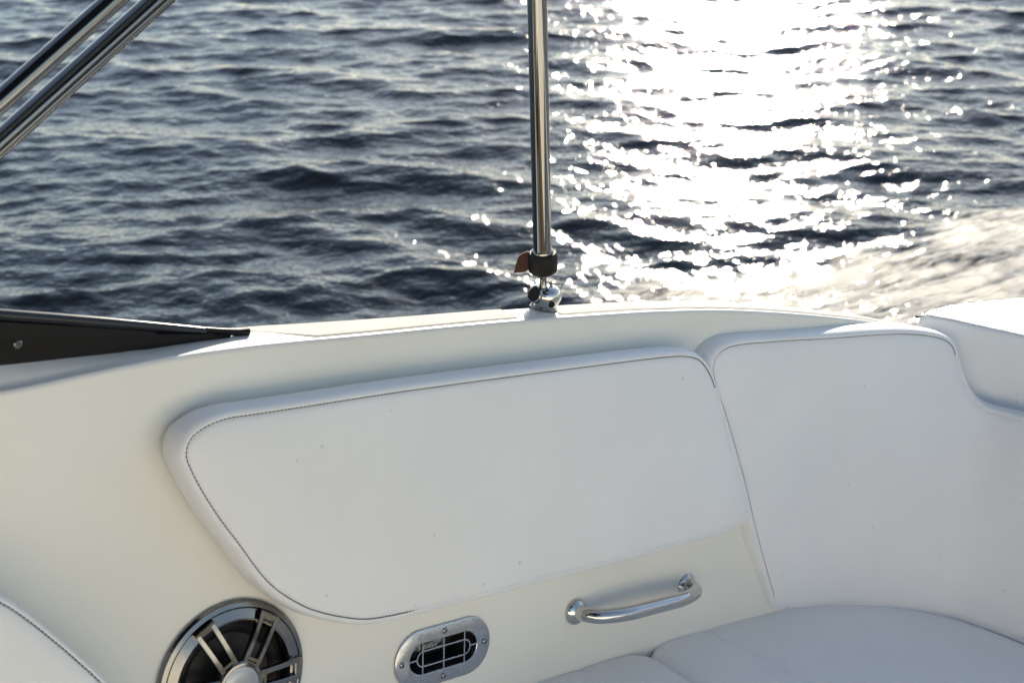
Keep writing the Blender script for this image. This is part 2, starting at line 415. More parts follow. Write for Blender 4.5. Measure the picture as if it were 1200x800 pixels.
# ------------------------------------------------------------------ wall cushion
front_px = [(264, 491.5), (301, 485.5), (357, 477), (420, 467), (470, 459.4), (560, 447), (650, 435), (758, 421.2), (785, 418.3), (802, 417.7), (817, 420.5), (825, 427), (833, 440), (844, 472), (853, 505), (862, 537), (870, 565), (876.5, 588), (877, 600), (868, 611), (850, 619), (800, 634), (720, 655), (650, 672.5), (588, 689), (563, 695.5), (513, 708), (463, 720), (430, 725), (405, 723), (380, 718), (357, 710), (327, 692), (309, 675), (282.5, 639.5), (250.5, 596), (226, 553), (219, 533), (224, 515), (241, 501)]
t_ = .05
w = thing('backrest_cushion', wallmap(.05, .09, 0), 'long white vinyl backrest panel with rounded corners on the cream wall above the grab handle', 'cushion', None)
P = resample(catmull([wallpx(p, t_) for p in front_px]), .0045)
cushion(P, wallmap, t_, w, VINYL, VINYLB, puff=.010, stitch=THREAD, puffr=.08, dive=lambda q: max(min(1, max(0, (q[0]+.10)/.22))*min(1, max(0, (.125-q[1])/.03)), min(1, max(0, (q[0]-.40)/.03))*min(1, max(0, (.31-q[1])/.06))))

# ------------------------------------------------------------------ corner cushion (wraps from the wall round to the stern)
Bc = catmull([(-.4, .030), (-.1, .026), (.1, .020), (.20, .016), (.26, .020), (.32, .036), (.388, .070), (.463, .122), (.51, .168), (.535, .23), (.549, .30), (.556, .45), (.56, .8), (.56, 1.3), (.56, 2.1)], False)
Kc = catmull([(-.4, -.045), (-.1, -.045), (.1, -.043), (.20, -.035), (.3, -.020), (.4, -.003), (.5, .018), (.56, .040), (.60, .078), (.617, .14), (.626, .25), (.63, .45), (.63, .8), (.63, 1.3), (.63, 2.1)], False)
def arcpar(C):
    L = np.r_[0, np.cumsum(np.linalg.norm(np.diff(C, axis=0), axis=1))]; return L/L[-1], L[-1]
bp, bl = arcpar(Bc); kp, kl = arcpar(Kc)
def cornersurf(u, z):
    t = u/bl
    b_ = np.array([np.interp(t, bp, Bc[:, 0]), np.interp(t, bp, Bc[:, 1])]); k_ = np.array([np.interp(t, kp, Kc[:, 0]), np.interp(t, kp, Kc[:, 1])])
    q = b_+(k_-b_)*(z/.40); return B(q[0], q[1], z)
def cornermap(u, v, off):
    e = .012; du = cornersurf(u+e, v)-cornersurf(u-e, v); dv = UP*1.0
    du = unit(du); dz = unit(cornersurf(u, v+e)-cornersurf(u, v-e)); n = unit(np.cross(du, dz))
    if n @ (CAM-cornersurf(u, v)) < 0: n = -n
    return cornersurf(u, v)+n*off
def project(q):
    d = q-CAM; f = d @ cF; return np.array([600+FOC*(d @ cR)/f, 400-FOC*(d @ cU)/f])
def inv(surf, p, g):
    g = np.array(g, float)
    for _ in range(25):
        c = project(surf(*g)); e = np.array(p)-c
        if np.abs(e).max() < .02: break
        h = .004; J = np.stack([(project(surf(g[0]+h, g[1]))-c)/h, (project(surf(g[0], g[1]+h))-c)/h], 1)
        st = np.linalg.lstsq(J, e, rcond=None)[0]; g += np.clip(st, -.08, .08)
    return g
c_px = [(911, 707), (950, 706.5), (1000, 705), (1060, 709), (1100, 716.5), (1140, 727.5), (1200, 750)]
c_px2 = [(1200, 493), (1164, 483), (1150, 477), (1139, 467), (1130, 451), (1124, 434), (1120, 418), (1116, 406), (1107, 398.5), (1090, 394), (1060, 391.5), (1020, 393), (959, 397.5), (900, 401), (868, 404), (852, 408), (842, 415), (837, 424), (836, 434), (840, 453), (850, 483), (861, 520), (872, 560), (888, 627), (899, 668), (906, 692)]
g = (.6, .0); L1 = []
cs_ = lambda u, z: cornermap(u, z, .011)
for p in c_px: g = inv(cs_, p, g); L1.append(g.copy())
L2 = []; g = (L1[-1][0], .35)
for p in c_px2: g = inv(cs_, p, g); L2.append(g.copy())
print('corner', np.round(L1, 3).tolist()); print(np.round(L2, 3).tolist())
SKU = L2[9][0]-.01; SKV = L2[6][1]; zlow = L2[0][1]; uend = L1[-1][0]+1.3; z0 = L1[-1][1]
ext = [(L1[-1][0]+d, z0) for d in (.1, .3, .6, 1.0, 1.27)] + [(uend, z0+.02), (uend+.005, zlow*.5), (uend, zlow-.02)] + [(L2[0][0]+d, zlow) for d in (1.25, .95, .5, .2, .08)]
P = resample(catmull(L1+ext+L2), .005)
w = thing('backrest_cushion', cornersurf(.7, 0), 'tall white vinyl corner backrest curving round to the stern, stepped down at its right', 'cushion', None)
tk = .012
cprof = [(0, tk-.0022), (.0012, tk-.0004), (.004, tk-.0006), (.0075, tk-.004), (.0105, tk-.011), (.013, tk-.022), (.0135, tk-.036), (.012, tk-.050), (.008, tk-.060), (.002, tk-.066)]
cushion(P, cornermap, tk, w, VINYL, VINYLB, puff=.004, prof=cprof, stitch=THREAD, step=.022, stitch_skip=lambda q: q[1] < .034 or (q[0] > SKU and q[1] < SKV))

# ------------------------------------------------------------------ stern sun pad
zp = .470
pa = seatpx((1084, 367.5), zp)[:2]; pb = seatpx((1200, 393), zp)[:2]
dirp = unit(pb-pa)
back = [seatpx(p, zp)[:2] for p in ((1200, 348.4),)]
poly = [pa, pa+(pb-pa)*.33, pa+(pb-pa)*.66, pb, pb+dirp*.12+np.array([.0, .02]), pb+dirp*.20+np.array([.0, .12]), np.array([pb[0]+.11, 1.2]), np.array([pb[0]+.11, 2.0]), np.array([pb[0]+.16, 2.1]), np.array([1.3, 2.1]), np.array([1.38, 2.05]), np.array([1.38, 1.2]), np.array([1.38, .1]), np.array([1.34, .0]),
        back[0]+np.array([.25, .012]), back[0], seatpx((1150, 353.0), zp)[:2], seatpx((1115, 357.0), zp)[:2], seatpx((1097, 361.0), zp)[:2], seatpx((1087, 364.0), zp)[:2]]
def padmap(u, v, off): return B(u, v, off)
P = resample(catmull(poly), .006)
w = thing('sun_pad', B(1.0, 1.0, .3), 'white quilted stern sun pad with sunlit top behind the corner backrest', 'sun pad')
padprof = [(0, zp-.0020), (.0015, zp-.0008), (.004, zp-.003), (.006, zp-.010), (.0065, zp-.05), (.005, zp-.11), (.0, zp-.16)]
cushion(P, padmap, zp, w, VINYLB, VINYL, puff=.004, prof=padprof, stitch=simple('grey_thread', (.13, .14, .17), .8), thread=.0016, name='top_panel', step=.03)
mb = MB(); q = B(*(pa+np.array([-.006, -.004])), zp-.006); tube(mb, [q, q+unit(-S+M*.1)*.012], .0016, 8); tube(mb, [q+unit(-S)*.010, q+unit(-S)*.013], .0028, 10)
mb.build('snap_stud', RUBBER, w)

# ------------------------------------------------------------------ seat cushions
def seatmap(u, v, off): return B(u, v, off)
sprof = [(0, -.0015), (.003, -.001), (.008, -.005), (.012, -.014), (.013, -.04), (.011, -.072), (.003, -.084)]
def seat_cushion(pts, label, crease):
    w = thing('seat_cushion', B(*np.mean(pts, 0), -.085), label, 'seat cushion', 'seat cushions along the bench')
    Pq = resample(catmull(pts), .006)
    if area2(Pq) < 0: Pq = Pq[::-1]
    (cx0, cy0), (cx1, cy1) = crease; cd = unit(np.array([cx1-cx0, cy1-cy0])); cn = np.array([-cd[1], cd[0]])
    def off(d, v):
        e = abs((v-np.array([cx0, cy0])) @ cn)
        return -.0015+.0065*(1-math.exp(-d/.012))+.003*(1-math.exp(-d/.09)) - .0028*math.exp(-(e/.004)**2) - .0012*math.exp(-e/.02)
    W, F, V = panel(Pq, seatmap, off, .008 if True else .02)
    mesh('top_panel', W, F, VINYL, w, uv=V)
    n = outnorm(Pq); Pg = np.array([[seatmap(*(Pq[i]+n[i]*e), o) for i in range(len(Pq))] for e, o in sprof])
    v, f = grid(Pg, closeV=True); mesh('side_band', v, f, VINYLB, w)
    return w
xsm = -.092
seat_cushion([(xsm+.028, .012), (xsm+.014, .026), (xsm+.012, .06), (xsm+.016, .2), (xsm+.03, .40), (xsm+.05, .425), (.0, .43), (.08, .44), (.13, .5), (.14, .7), (.14, 1.2), (.14, 1.75), (.16, 1.79), (.3, 1.8), (.5, 1.8), (.545, 1.77), (.548, 1.2), (.543, .6), (.536, .35), (.527, .29), (.508, .215), (.478, .15), (.43, .092), (.36, .044), (.30, .014), (.235, -.006), (.18, -.010), (.1, -.0085), (.0, -.007), (-.035, -.004)],
             'large white L shaped seat cushion in the corner below the tall corner backrest', ((.043, -.003), (.068, .188)))
seat_cushion([(xsm-.020, .008), (xsm-.004, .030), (xsm-.004, .06), (xsm+.001, .2), (xsm+.016, .40), (xsm-.005, .43), (xsm-.03, .435), (-.5, .435), (-1.0, .435), (-1.45, .435), (-1.49, .40), (-1.49, .2), (-1.49, .02), (-1.45, -.008), (-1.0, -.008), (-.6, -.008), (-.34, -.008), (-.22, -.008), (xsm-.07, -.006), (xsm-.04, -.001)],
             'narrow end of a white seat cushion at the bottom edge between vent and corner seat', (tuple(seatpx((676, 783))[:2]+np.array([0, -.006])), tuple(seatpx((706, 800))[:2])))

# ------------------------------------------------------------------ near bolster at the lower left
tb = .085
fx = [(0, 706), (30, 725), (60, 748.5), (90, 774), (118, 800)]
pl_ = [wallpx(p, tb) for p in fx]
e_ = pl_[-1]
P = catmull([(-1.45, .30), (-1.2, .32), (-.95, .325), (-.80, .305), (-.70, .262)] + [tuple(q) for q in pl_] + [(e_[0]+.035, e_[1]-.055), (e_[0]+.052, e_[1]-.12), (e_[0]+.055, -.04), (e_[0]+.04, -.075), (e_[0], -.08), (-1.0, -.08), (-1.4, -.08), (-1.47, -.05), (-1.49, .1), (-1.48, .26)])
P = resample(P, .005)
w = thing('bolster_cushion', wallmap(-.8, -.08, 0), 'white vinyl bolster at the lower left with a dark dashed seam along its sloping edge', 'cushion')
bprof = [(0, tb-.0018), (.0015, tb-.0004), (.0035, tb-.001), (.0055, tb-.005), (.0065, tb-.013), (.0065, tb*.5), (.005, .01), (.0, .002)]
cushion(P, wallmap, tb, w, VINYL, VINYLB, puff=.012, prof=bprof, stitch=simple('blue_thread', (.05, .075, .12), .8), thread=.0009, puffr=.06)

# ------------------------------------------------------------------ loudspeaker
scx, scy, R0 = SPK[0], SPK[1], .098
def spk(r, a, off, cx=scx, cy=scy): return wallmap(cx+r*math.cos(a), cy+r*math.sin(a), off)
ls = thing('loudspeaker', wallmap(scx, scy, 0), 'round silver spoked loudspeaker with black cone in the cream wall', 'loudspeaker')
c0 = wallmap(scx, scy, 0)
mb = MB(); lathe(mb, c0, N, [(R0, .0005), (R0+.0005, .004), (R0-.002, .0075), (R0-.007, .009), (R0-.0085, .0075), (R0-.009, .009), (R0-.020, .0125), (R0-.0225, .0115), (R0-.024, .006), (R0-.0245, -.008)], 96, caps=False)
mb.build('bezel', BEZ, ls, sharp=25)
mb = MB(); lathe(mb, c0, N, [(R0-.022, -.008), (R0-.028, -.003), (R0-.034, -.001), (R0-.040, -.004), (R0-.043, -.008)], 80, caps=False); mb.build('surround', RUBBER, ls)
mb = MB()
pr = [(R0-.043, -.008)]
for i in range(14):
    r = (R0-.043)*(1-i/14); pr.append((r, -.008-.022*(i/14)+(.0012 if i % 2 else 0)))
lathe(mb, c0, N, pr, 72, caps=True); mb.build('cone', CONE, ls)
hub_r = .029
for k in range(6):
    ang = math.radians(-1+60*k)
    mb = MB()
    # a loop of two rails with a slot between, from the hub to the rim
    ri, ro = hub_r-.004, R0-.0115
    def xy(r, wd): return (scx+r*math.cos(ang)-wd*math.sin(ang), scy+r*math.sin(ang)+wd*math.cos(ang))
    outer = []; w0, w1 = .0088, .0108
    for r, wd in ((ri, w0), (ri+.5*(ro-ri), (w0+w1)/2), (ro, w1)): outer.append((r, wd))
    rails = []
    def bar(pts, wid, hh, base):
        """flat bar with rounded top along (r,wd,height) points"""
        rows = []
        for i, (r, wd, hgt) in enumerate(pts):
            a = np.array(xy(r, wd)); b2 = np.array(xy(*pts[min(i+1, len(pts)-1)][:2])); b1 = np.array(xy(*pts[max(i-1, 0)][:2])); t = unit(b2-b1); nn = np.array([-t[1], t[0]])
            row = []
            for e, o in ((-1, -hh), (-1, -.0008), (-.75, 0), (.75, 0), (1, -.0008), (1, -hh)):
                q = a+nn*e*wid/2; row.append(wallmap(q[0], q[1], hgt+o))
            rows.append(row)
        v, f = grid(np.array(rows), closeV=True); f.append(tuple(range(6))); f.append(tuple(len(v)-6+i for i in range(6))[::-1]); base.add(v, f)
    hs = lambda r: .0135+.010*math.sin(math.pi*min(1, max(0, (R0-r)/(R0-hub_r)))*.5)
    for sg in (-1, 1):
        bar([(r, sg*(w0+(w1-w0)*(r-ri)/(ro-ri)), hs(r)) for r in np.linspace(ri, ro, 8)], .0068, .007, mb)
    bar([(ro-.002, wd, hs(ro)+.0003) for wd in np.linspace(-w1-.0032, w1+.0032, 5)], .0095, .0075, mb)
    bar([(ri+.008, wd, hs(ri)+.0002) for wd in np.linspace(-w0, w0, 4)], .005, .007, mb)
    mb.build('grille_spoke', BEZ, ls, sharp=30)
mb = MB(); lathe(mb, c0, N, [(hub_r-.006, .012), (hub_r+.001, .016), (hub_r+.001, .0235), (hub_r-.001, .0255), (hub_r-.004, .026), (hub_r-.0055, .0245)], 64, caps=False)
hb = mb.build('hub', BEZ, ls, sharp=25)
mb = MB(); lathe(mb, c0, N, [(hub_r-.0055, .0243), (hub_r-.008, .0258), (.012, .0268), (.0005, .0270)], 64); mb.build('hub_cap', simple('satin_grey', (.42, .44, .47), .35, .6), hb)

# ------------------------------------------------------------------ vent
vt = thing('vent_cover', wallmap(0, 0, 0), 'oval stainless vent grille with four screws and a hose behind it, below the long backrest', 'vent')
sc_px = {'l': (469.3, 778.3), 't': (519.7, 737.5), 'r': (566, 750), 'b': (518, 790.3)}
vq = {k: wallpx(v) for k, v in sc_px.items()}
vcx, vcy = VENT
HL = .040; RO = .0405; RI = .0215; HLi = .0355
def ringprof(rows):
    return np.array([[wallmap(vcx+p[0], vcy+p[1], o) for p in stad(hl, r)] for hl, r, o in rows])
mb = MB(); v, f = grid(ringprof([(HL, RO, .0002), (HL, RO, .0022), (HL, RO-.0015, .0030), (HLi, RI+.0008, .0030), (HLi, RI, .0024), (HLi, RI, -.004)]), closeV=True); mb.add(v, f)
mb.build('plate', BRUSH, vt, sharp=30)
mb = MB(); v, f = grid(ringprof([(HLi, RI, -.0035), (HLi, RI, -.02), (HLi, RI*.96, -.05)]), closeV=True); mb.add(v, f)
n_ = len(stad(HL, RO)); mb.v += [wallmap(vcx, vcy, -.052)]; k0 = 2*n_
mb.f += [(k0+i, k0+(i+1) % n_, len(mb.v)-1) for i in range(n_)]
mb.build('duct', DARK, vt)
g_ = MB()
def flatbar(a, b_, wdt, base, o=.0026, h=.003):
    a, b_ = np.array(a), np.array(b_); t = unit(b_-a); nn = np.array([-t[1], t[0]])*wdt/2
    P = [wallmap(vcx+q[0], vcy+q[1], oo) for oo in (o-h, o) for q in (a-nn, b_-nn, b_+nn, a+nn)]
    base.add(P, [(3, 2, 1, 0), (4, 5, 6, 7), (0, 1, 5, 4), (1, 2, 6, 5), (2, 3, 7, 6), (3, 0, 4, 7)])
bw = .0021
for xx in (-.0355, 0, .0355): flatbar((xx, -RI), (xx, RI), bw, g_)
v, f = grid(np.array([[wallmap(vcx+p[0], vcy+p[1], o) for p in stad(.0345, r)] for r, o in ((.0105+bw/2, -.0004), (.0105+bw/2, .0028), (.0105-bw/2, .0028), (.0105-bw/2, -.0004))]), closeU=True, closeV=True); g_.add(v, f)
for sg in (-1, 1): flatbar((sg*.0450, 0), (sg*(HLi+RI), 0), bw, g_)
g_.build('grille', BRUSH, vt, smooth=False)
mb = MB()
hpts = [wallmap(vcx-.03, vcy+.006, -.030), wallmap(vcx-.012, vcy+.008, -.020), wallmap(vcx+.002, vcy+.018, -.012), wallmap(vcx+.012, vcy+.03, -.02)]
hp = catmull(hpts, False, 16); tube(mb, hp, [.006+.0012*(i % 4 < 2) for i in range(len(hp))], 14); mb.build('hose', simple('clear_hose', (.30, .31, .30), .35), vt)
for k in 'ltrb':
    q = vq[k]; mb = MB(); base = wallmap(q[0], q[1], .0028)
    lathe(mb, base, N, [(.0042, 0), (.0042, .0006), (.0036, .0017), (.0020, .0024), (.0018, .0016), (.0004, .0016)], 20)
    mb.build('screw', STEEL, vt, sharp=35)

# ------------------------------------------------------------------ grab handle
fl = wallpx((674.5, 716)); fr = wallpx((803, 684)); print('handle', fl, fr)
gh = thing('grab_handle', wallmap(*((fl+fr)/2), 0), 'curved stainless steel grab handle on the cream wall below the long backrest', 'grab handle')
hx = unit(fr-fl)
path = [wallmap(*fl, .002), wallmap(*(fl+hx*.003), .018), wallmap(*(fl+hx*.014), .033), wallmap(*(fl+hx*.038), .043)]
for t in np.linspace(.28, .72, 5): path.append(wallmap(*(fl+(fr-fl)*t), .0465+.002*math.sin(math.pi*t)))
path += [wallmap(*(fr-hx*.038), .043), wallmap(*(fr-hx*.014), .033), wallmap(*(fr-hx*.003), .018), wallmap(*fr, .002)]
mb = MB(); tube(mb, catmull(path, False, 10), .0110, 32); mb.build('bar', BRIGHT, gh, sharp=40)
for q in (fl, fr):
    mb = MB(); lathe(mb, wallmap(*q, .0003), N, [(.0195, 0), (.0195, .002), (.0178, .0048), (.0140, .0068), (.0112, .0085), (.0105, .009)], 40, caps=True); mb.build('flange', BRIGHT, gh, sharp=35)

# ------------------------------------------------------------------ canopy pole, clamp, mount
zdk = .0005+rail(toB(hit((636, 362), B(0, 0, .53), UP))[0])[1]
pbase = hit((636.5, 361.5), B(0, 0, zdk), UP); print('pole base', toB(pbase), rail(toB(pbase)[0]))
def depthpt(p, d): return CAM+ray(p)*d
dbase = (pbase-CAM) @ cF
ptop0 = depthpt((629.5, 0), dbase-.195)
pjoint = depthpt((636.6, 334), dbase-.022)
axis = unit(ptop0-pjoint)
pm = thing('pole_mount', pbase, 'polished steel swivel deck mount at the foot of the canopy pole', 'deck mount')
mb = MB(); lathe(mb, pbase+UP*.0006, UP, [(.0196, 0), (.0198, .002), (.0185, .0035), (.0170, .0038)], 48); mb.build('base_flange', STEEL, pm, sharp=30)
side = unit(np.cross(UP, np.array([0, -1., 0])+.0)); side = unit(side-UP*(side @ UP)); fwd = unit(np.cross(side, UP))
if fwd[1] > 0: fwd = -fwd
mb = MB(); lathe(mb, pbase+UP*.003, UP, [(.0170, 0), (.0182, .003), (.0208, .008), (.0226, .013), (.0232, .018), (.0222, .0235), (.0190, .028), (.0140, .0308), (.0080, .0320), (.0006, .0322)], 56)
mb.build('cup', BRIGHT, pm, sharp=50)
hc = pbase+UP*.0185; hd = unit(-side*.72+fwd*.69+UP*.18)
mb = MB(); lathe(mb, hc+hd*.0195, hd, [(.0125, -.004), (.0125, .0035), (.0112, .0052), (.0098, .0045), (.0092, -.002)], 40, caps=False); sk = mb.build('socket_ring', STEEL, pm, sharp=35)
mb = MB(); lathe(mb, hc+hd*.0240, hd, [(.0098, .0002), (.006, -.001), (.001, -.0015)], 32); mb.build('socket_dark_disc', BLACK, sk)  # black disc stands in for the shade inside the socket opening
mb = MB(); pn = unit(side*.8+fwd*.55); pk = unit(side*.42+fwd*.88-UP*.28); tube(mb, [hc+pk*.010, hc+pk*.0236], .0046, 20); mb.build('lock_knob', BLACK, pm)
mb = MB(); ringc = pbase+UP*.038+side*.0125+fwd*.004
tube(mb, [ringc+(math.cos(a)*side+math.sin(a)*UP)*.0085 for a in np.linspace(0, 2*math.pi, 33)], .0006, 6, caps=False); tube(mb, [pbase+UP*.036+side*.003+fwd*.005, pbase+UP*.0375+side*.0075+fwd*.005], .0026, 12); mb.build('pin_ring', STEEL, pm)

jt = pjoint
apex = depthpt((640-460*.024, -420), dbase-.195-.26)
cp = thing('canopy_pole', jt, 'upright stainless canopy pole with a black clamp at its foot, centre of the picture', 'pole')
lo = jt+axis*(.034)
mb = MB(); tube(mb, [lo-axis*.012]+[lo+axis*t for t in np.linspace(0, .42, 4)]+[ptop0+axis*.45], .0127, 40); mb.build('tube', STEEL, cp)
mb = MB(); lathe(mb, ptop0+axis*.42, axis, [(.0135, 0), (.0165, .004), (.0165, .045), (.010, .05)], 28); mb.build('end_fitting', RUBBER, cp, sharp=35)
mb = MB(); lathe(mb, lo-axis*.016, axis, [(.0145, 0), (.0192, .0035), (.0205, .008), (.0205, .024), (.0195, .0295), (.0180, .031), (.0135, .031)], 48); mb.build('clamp', RUBBER, cp, sharp=40)
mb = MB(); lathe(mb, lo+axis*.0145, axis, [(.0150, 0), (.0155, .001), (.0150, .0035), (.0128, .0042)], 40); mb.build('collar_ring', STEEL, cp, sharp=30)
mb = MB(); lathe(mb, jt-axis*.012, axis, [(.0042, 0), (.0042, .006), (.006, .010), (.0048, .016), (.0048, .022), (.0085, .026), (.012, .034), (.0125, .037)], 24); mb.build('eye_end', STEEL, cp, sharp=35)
# strap tab
cl = lo-axis*.002; ex = unit(cR-axis*(cR @ axis)); ey = np.cross(axis, ex)
mb = MB(); rows = []
for t, hw, hcn in ((0, .0125, .001), (.25, .0145, .000), (.6, .0135, -.0015), (.85, .0120, -.003), (1, .0105, -.005)):
    c = cl - ex*(.017+.020*t) + axis*(.004+hcn)
    rows.append([c+axis*hw-ex*-.003*t+ey*.0025, c+axis*(hw+.001)-ex*-.003*t-ey*.0025, c-axis*hw-ex*.003-ey*.0028, c-axis*hw-ex*.003+ey*.0022])
v, f = grid(np.array(rows), closeV=True); f += [(0, 1, 2, 3), tuple(len(v)-4+i for i in (3, 2, 1, 0))]; mb.add(v, f)
mb.build('strap_tab', BROWN, cp, sharp=30)
# two slanting braces coming up from the windscreen end to the canopy
for i, (a, b_, ra, lb) in enumerate([((0, 119), (133.5, 0), .0122, 'thick slanting canopy brace nearest the upper left corner'), ((0, 168), (186, 0), .0135, 'second slanting canopy brace, grooved, just right of the upper left corner one')]):
    # braces run in the upright plane over the side deck
    P0_ = B(0, -.12-.03*i, .5)
    A, Bp = hit(a, P0_, M-UP*0), hit(b_, P0_, M-UP*0)
    dA, dB = (A-CAM) @ cF, (Bp-CAM) @ cF
    print('brace', i, toB(A), toB(Bp), dA, dB)
    d = unit(Bp-A); start = A-d*.55; end = Bp+d*.42
    w = thing('canopy_brace', start, lb, 'canopy brace', 'slanting canopy braces')
    mb = MB()
    if i == 0: tube(mb, [start, A, Bp, end], ra*dA/1.55*1.0, 40)
    else:
        # channel section: two ridges with a groove between
        ax = d; vv = unit(CAM-(A+Bp)/2); vv = unit(vv-ax*(vv @ ax)); hh = np.cross(ax, vv)
        rr = ra*dA/1.55; sec = []
        for q in np.linspace(0, 2*math.pi, 72, endpoint=False):
            gr = 1-.16*math.exp(-((q-math.pi/2+.42)/.10)**2)
            sec.append(rr*gr*(math.cos(q)*hh+math.sin(q)*vv))
        v, f = grid(np.array([[p+s_ for s_ in sec] for p in (start, A, Bp, end)]), closeV=True); f += [tuple(range(72))[::-1], tuple(3*72+k for k in range(72))]; mb.add(v, f)
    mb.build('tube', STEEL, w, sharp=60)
    mb = MB(); lathe(mb, end-d*.03, d, [(ra+.001, 0), (ra+.004, .004), (ra+.004, .045), (ra, .05)], 24); mb.build('end_fitting', RUBBER, w)

# ------------------------------------------------------------------ windscreen end frame, black, tapering to a tip
ws = thing('windscreen_frame', B(-.9, -.13, .53), 'black tapering tail of the windscreen frame with a bright top rail, on the side deck', 'windscreen frame')
PW = B(0, rail(-.8)[0]-.036, .53)
def wsp(p): return toB(hit(p, PW, M))
top = [wsp(p) for p in ((0, 364), (60, 368.5), (120, 373.5), (180, 378.5), (240, 383.5), (268, 386.5))]
bot = [wsp(p) for p in ((0, 423), (60, 415.5), (120, 407.5), (180, 401.5), (240, 396), (268, 393))]
print('ws', np.round(top, 3).tolist(), np.round(bot, 3).tolist())
dt = (top[0]-top[2])/(top[2][0]-top[0][0]); db = (bot[0]-bot[2])/(bot[2][0]-bot[0][0])
def extend(p, q, dx): s_ = (p-q)/(p[0]-q[0]); return p+s_*dx
tops = [extend(top[0], top[3], -1.0), extend(top[0], top[3], -.4)]+top
bots = [extend(bot[0], bot[3], -1.0), extend(bot[0], bot[3], -.4)]+bot
rows = []
for a, b_ in zip(tops, bots):
    hgt = a-b_
    m1 = b_+hgt*.42; m2 = b_+hgt*.50
    b_ = b_-np.array([0, 0, .007]); row = [(b_, .006), (b_, .004), (m1, .0035), (m1+hgt*.02, .0065), (m2, .0065), (b_+hgt*.93, .005), (b_+hgt*.95, -.004), (b_, -.006)]
    rows.append([B(q[0], q[1]+o, q[2]) for q, o in row])
v, f = grid(np.array(rows), closeV=True); f += [tuple(range(8)), tuple(len(v)-8+k for k in range(8))[::-1]]
mesh('frame_panel', v, f, BLACK, ws, sharp=25)
mb = MB(); tp = [B(q[0], q[1], q[2]-.0042) for q in tops[:7]]
tube(mb, tp, [.0062]*5+[.0055, .0045], 20); mb.build('top_rail', simple('gloss_black', (.012, .014, .02), .22), ws)
mb = MB(); q0, q1 = tops[6], wsp((291, 388.5))
tube(mb, [B(*(q0))-UP*.0035, B(*(q0+(q1-q0)*.3))-UP*.003, B(*(q0+(q1-q0)*.75))-UP*.002, B(*q1)], [.0042, .0040, .0045, .0050], 16); mb.build('end_cap', BLACK, ws)
mb = MB(); lathe(mb, hit((21, 403), B(0, rail(-.8)[0]-.036+.0045, 0), M), M, [(.0052, 0), (.0050, .0012), (.0038, .0022), (.0022, .0022), (.0016, .0012), (.0003, .0012)], 24); mb.build('screw', STEEL, ws, sharp=30)

# unseen tinted screen carried on from the frame, added to cut low sky light
pl2 = catmull([(-1.75, -.10), (-2.1, -.07), (-2.45, .08), (-2.75, .40), (-2.88, .80), (-2.9, 1.08), (-2.88, 1.36), (-2.75, 1.76), (-2.45, 2.08), (-2.1, 2.23), (-1.75, 2.26)], False, 8)
rows = []
for x, y in pl2:
    hgt = .20+.50*min(1, max(0, (-1.75-x)/.9)); rx = .42*min(1, max(0, (-1.75-x)/.9))
    rows.append([B(x, y, .49), B(x+rx*.5, y+(1.08-y)*.06, .49+hgt*.5), B(x+rx, y+(1.08-y)*.12, .49+hgt), B(x+rx+.006, y+(1.08-y)*.125, .49+hgt), B(x+rx*.5+.006, y+(1.08-y)*.065, .49+hgt*.5), B(x+.006, y+(1.08-y)*.006, .49)])
v, f = grid(np.array(rows), closeV=True); mesh('added_tinted_screen', v, f, simple('smoked_acrylic', (.02, .022, .024), .08), ws, sharp=40)

# ------------------------------------------------------------------ unseen canvas canopy, added to shade the corner cushion and darken steel reflections
ct = thing('added_shade_canopy', B(-1.9, 1.08, 1.75), 'unseen navy canvas canopy added over the forward cockpit to cut skylight and darken reflections', 'canopy')
rows = []
for x in np.linspace(-3.0, -.95, 24):
    sag = -.02*math.cos((x+1.97)*2*math.pi/.68)
    rows.append([B(x, y, 1.72+.16*math.cos((y-1.08)/1.25*1.2)+sag*.5+.004*0) for y in np.linspace(-.12, 2.28, 28)])
R_ = np.array(rows); v, f = grid(R_); v2, f2 = grid(R_+UP*.006)
m_ = len(v); fr2 = []
nr, nc = R_.shape[:2]
edge = [i*nc for i in range(nr)]+[(nr-1)*nc+j for j in range(1, nc)]+[i*nc+nc-1 for i in range(nr-2, -1, -1)]+[j for j in range(nc-2, 0, -1)]
fr2 = [(edge[k], edge[(k+1) % len(edge)], m_+edge[(k+1) % len(edge)], m_+edge[k]) for k in range(len(edge))]
mesh('canvas', v+v2, [q[::-1] for q in f]+[tuple(i+m_ for i in q) for q in f2]+fr2, simple('navy_canvas', (.012, .020, .045), .85), ct, sharp=40)
for xb in (-2.9, -1.97, -1.05):
    mb = MB(); tube(mb, [B(xb, y, 1.70+.16*math.cos((y-1.08)/1.25*1.2)-.010) for y in np.linspace(-.12, 2.28, 24)], .0125, 16); mb.build('bow', STEEL, ct)

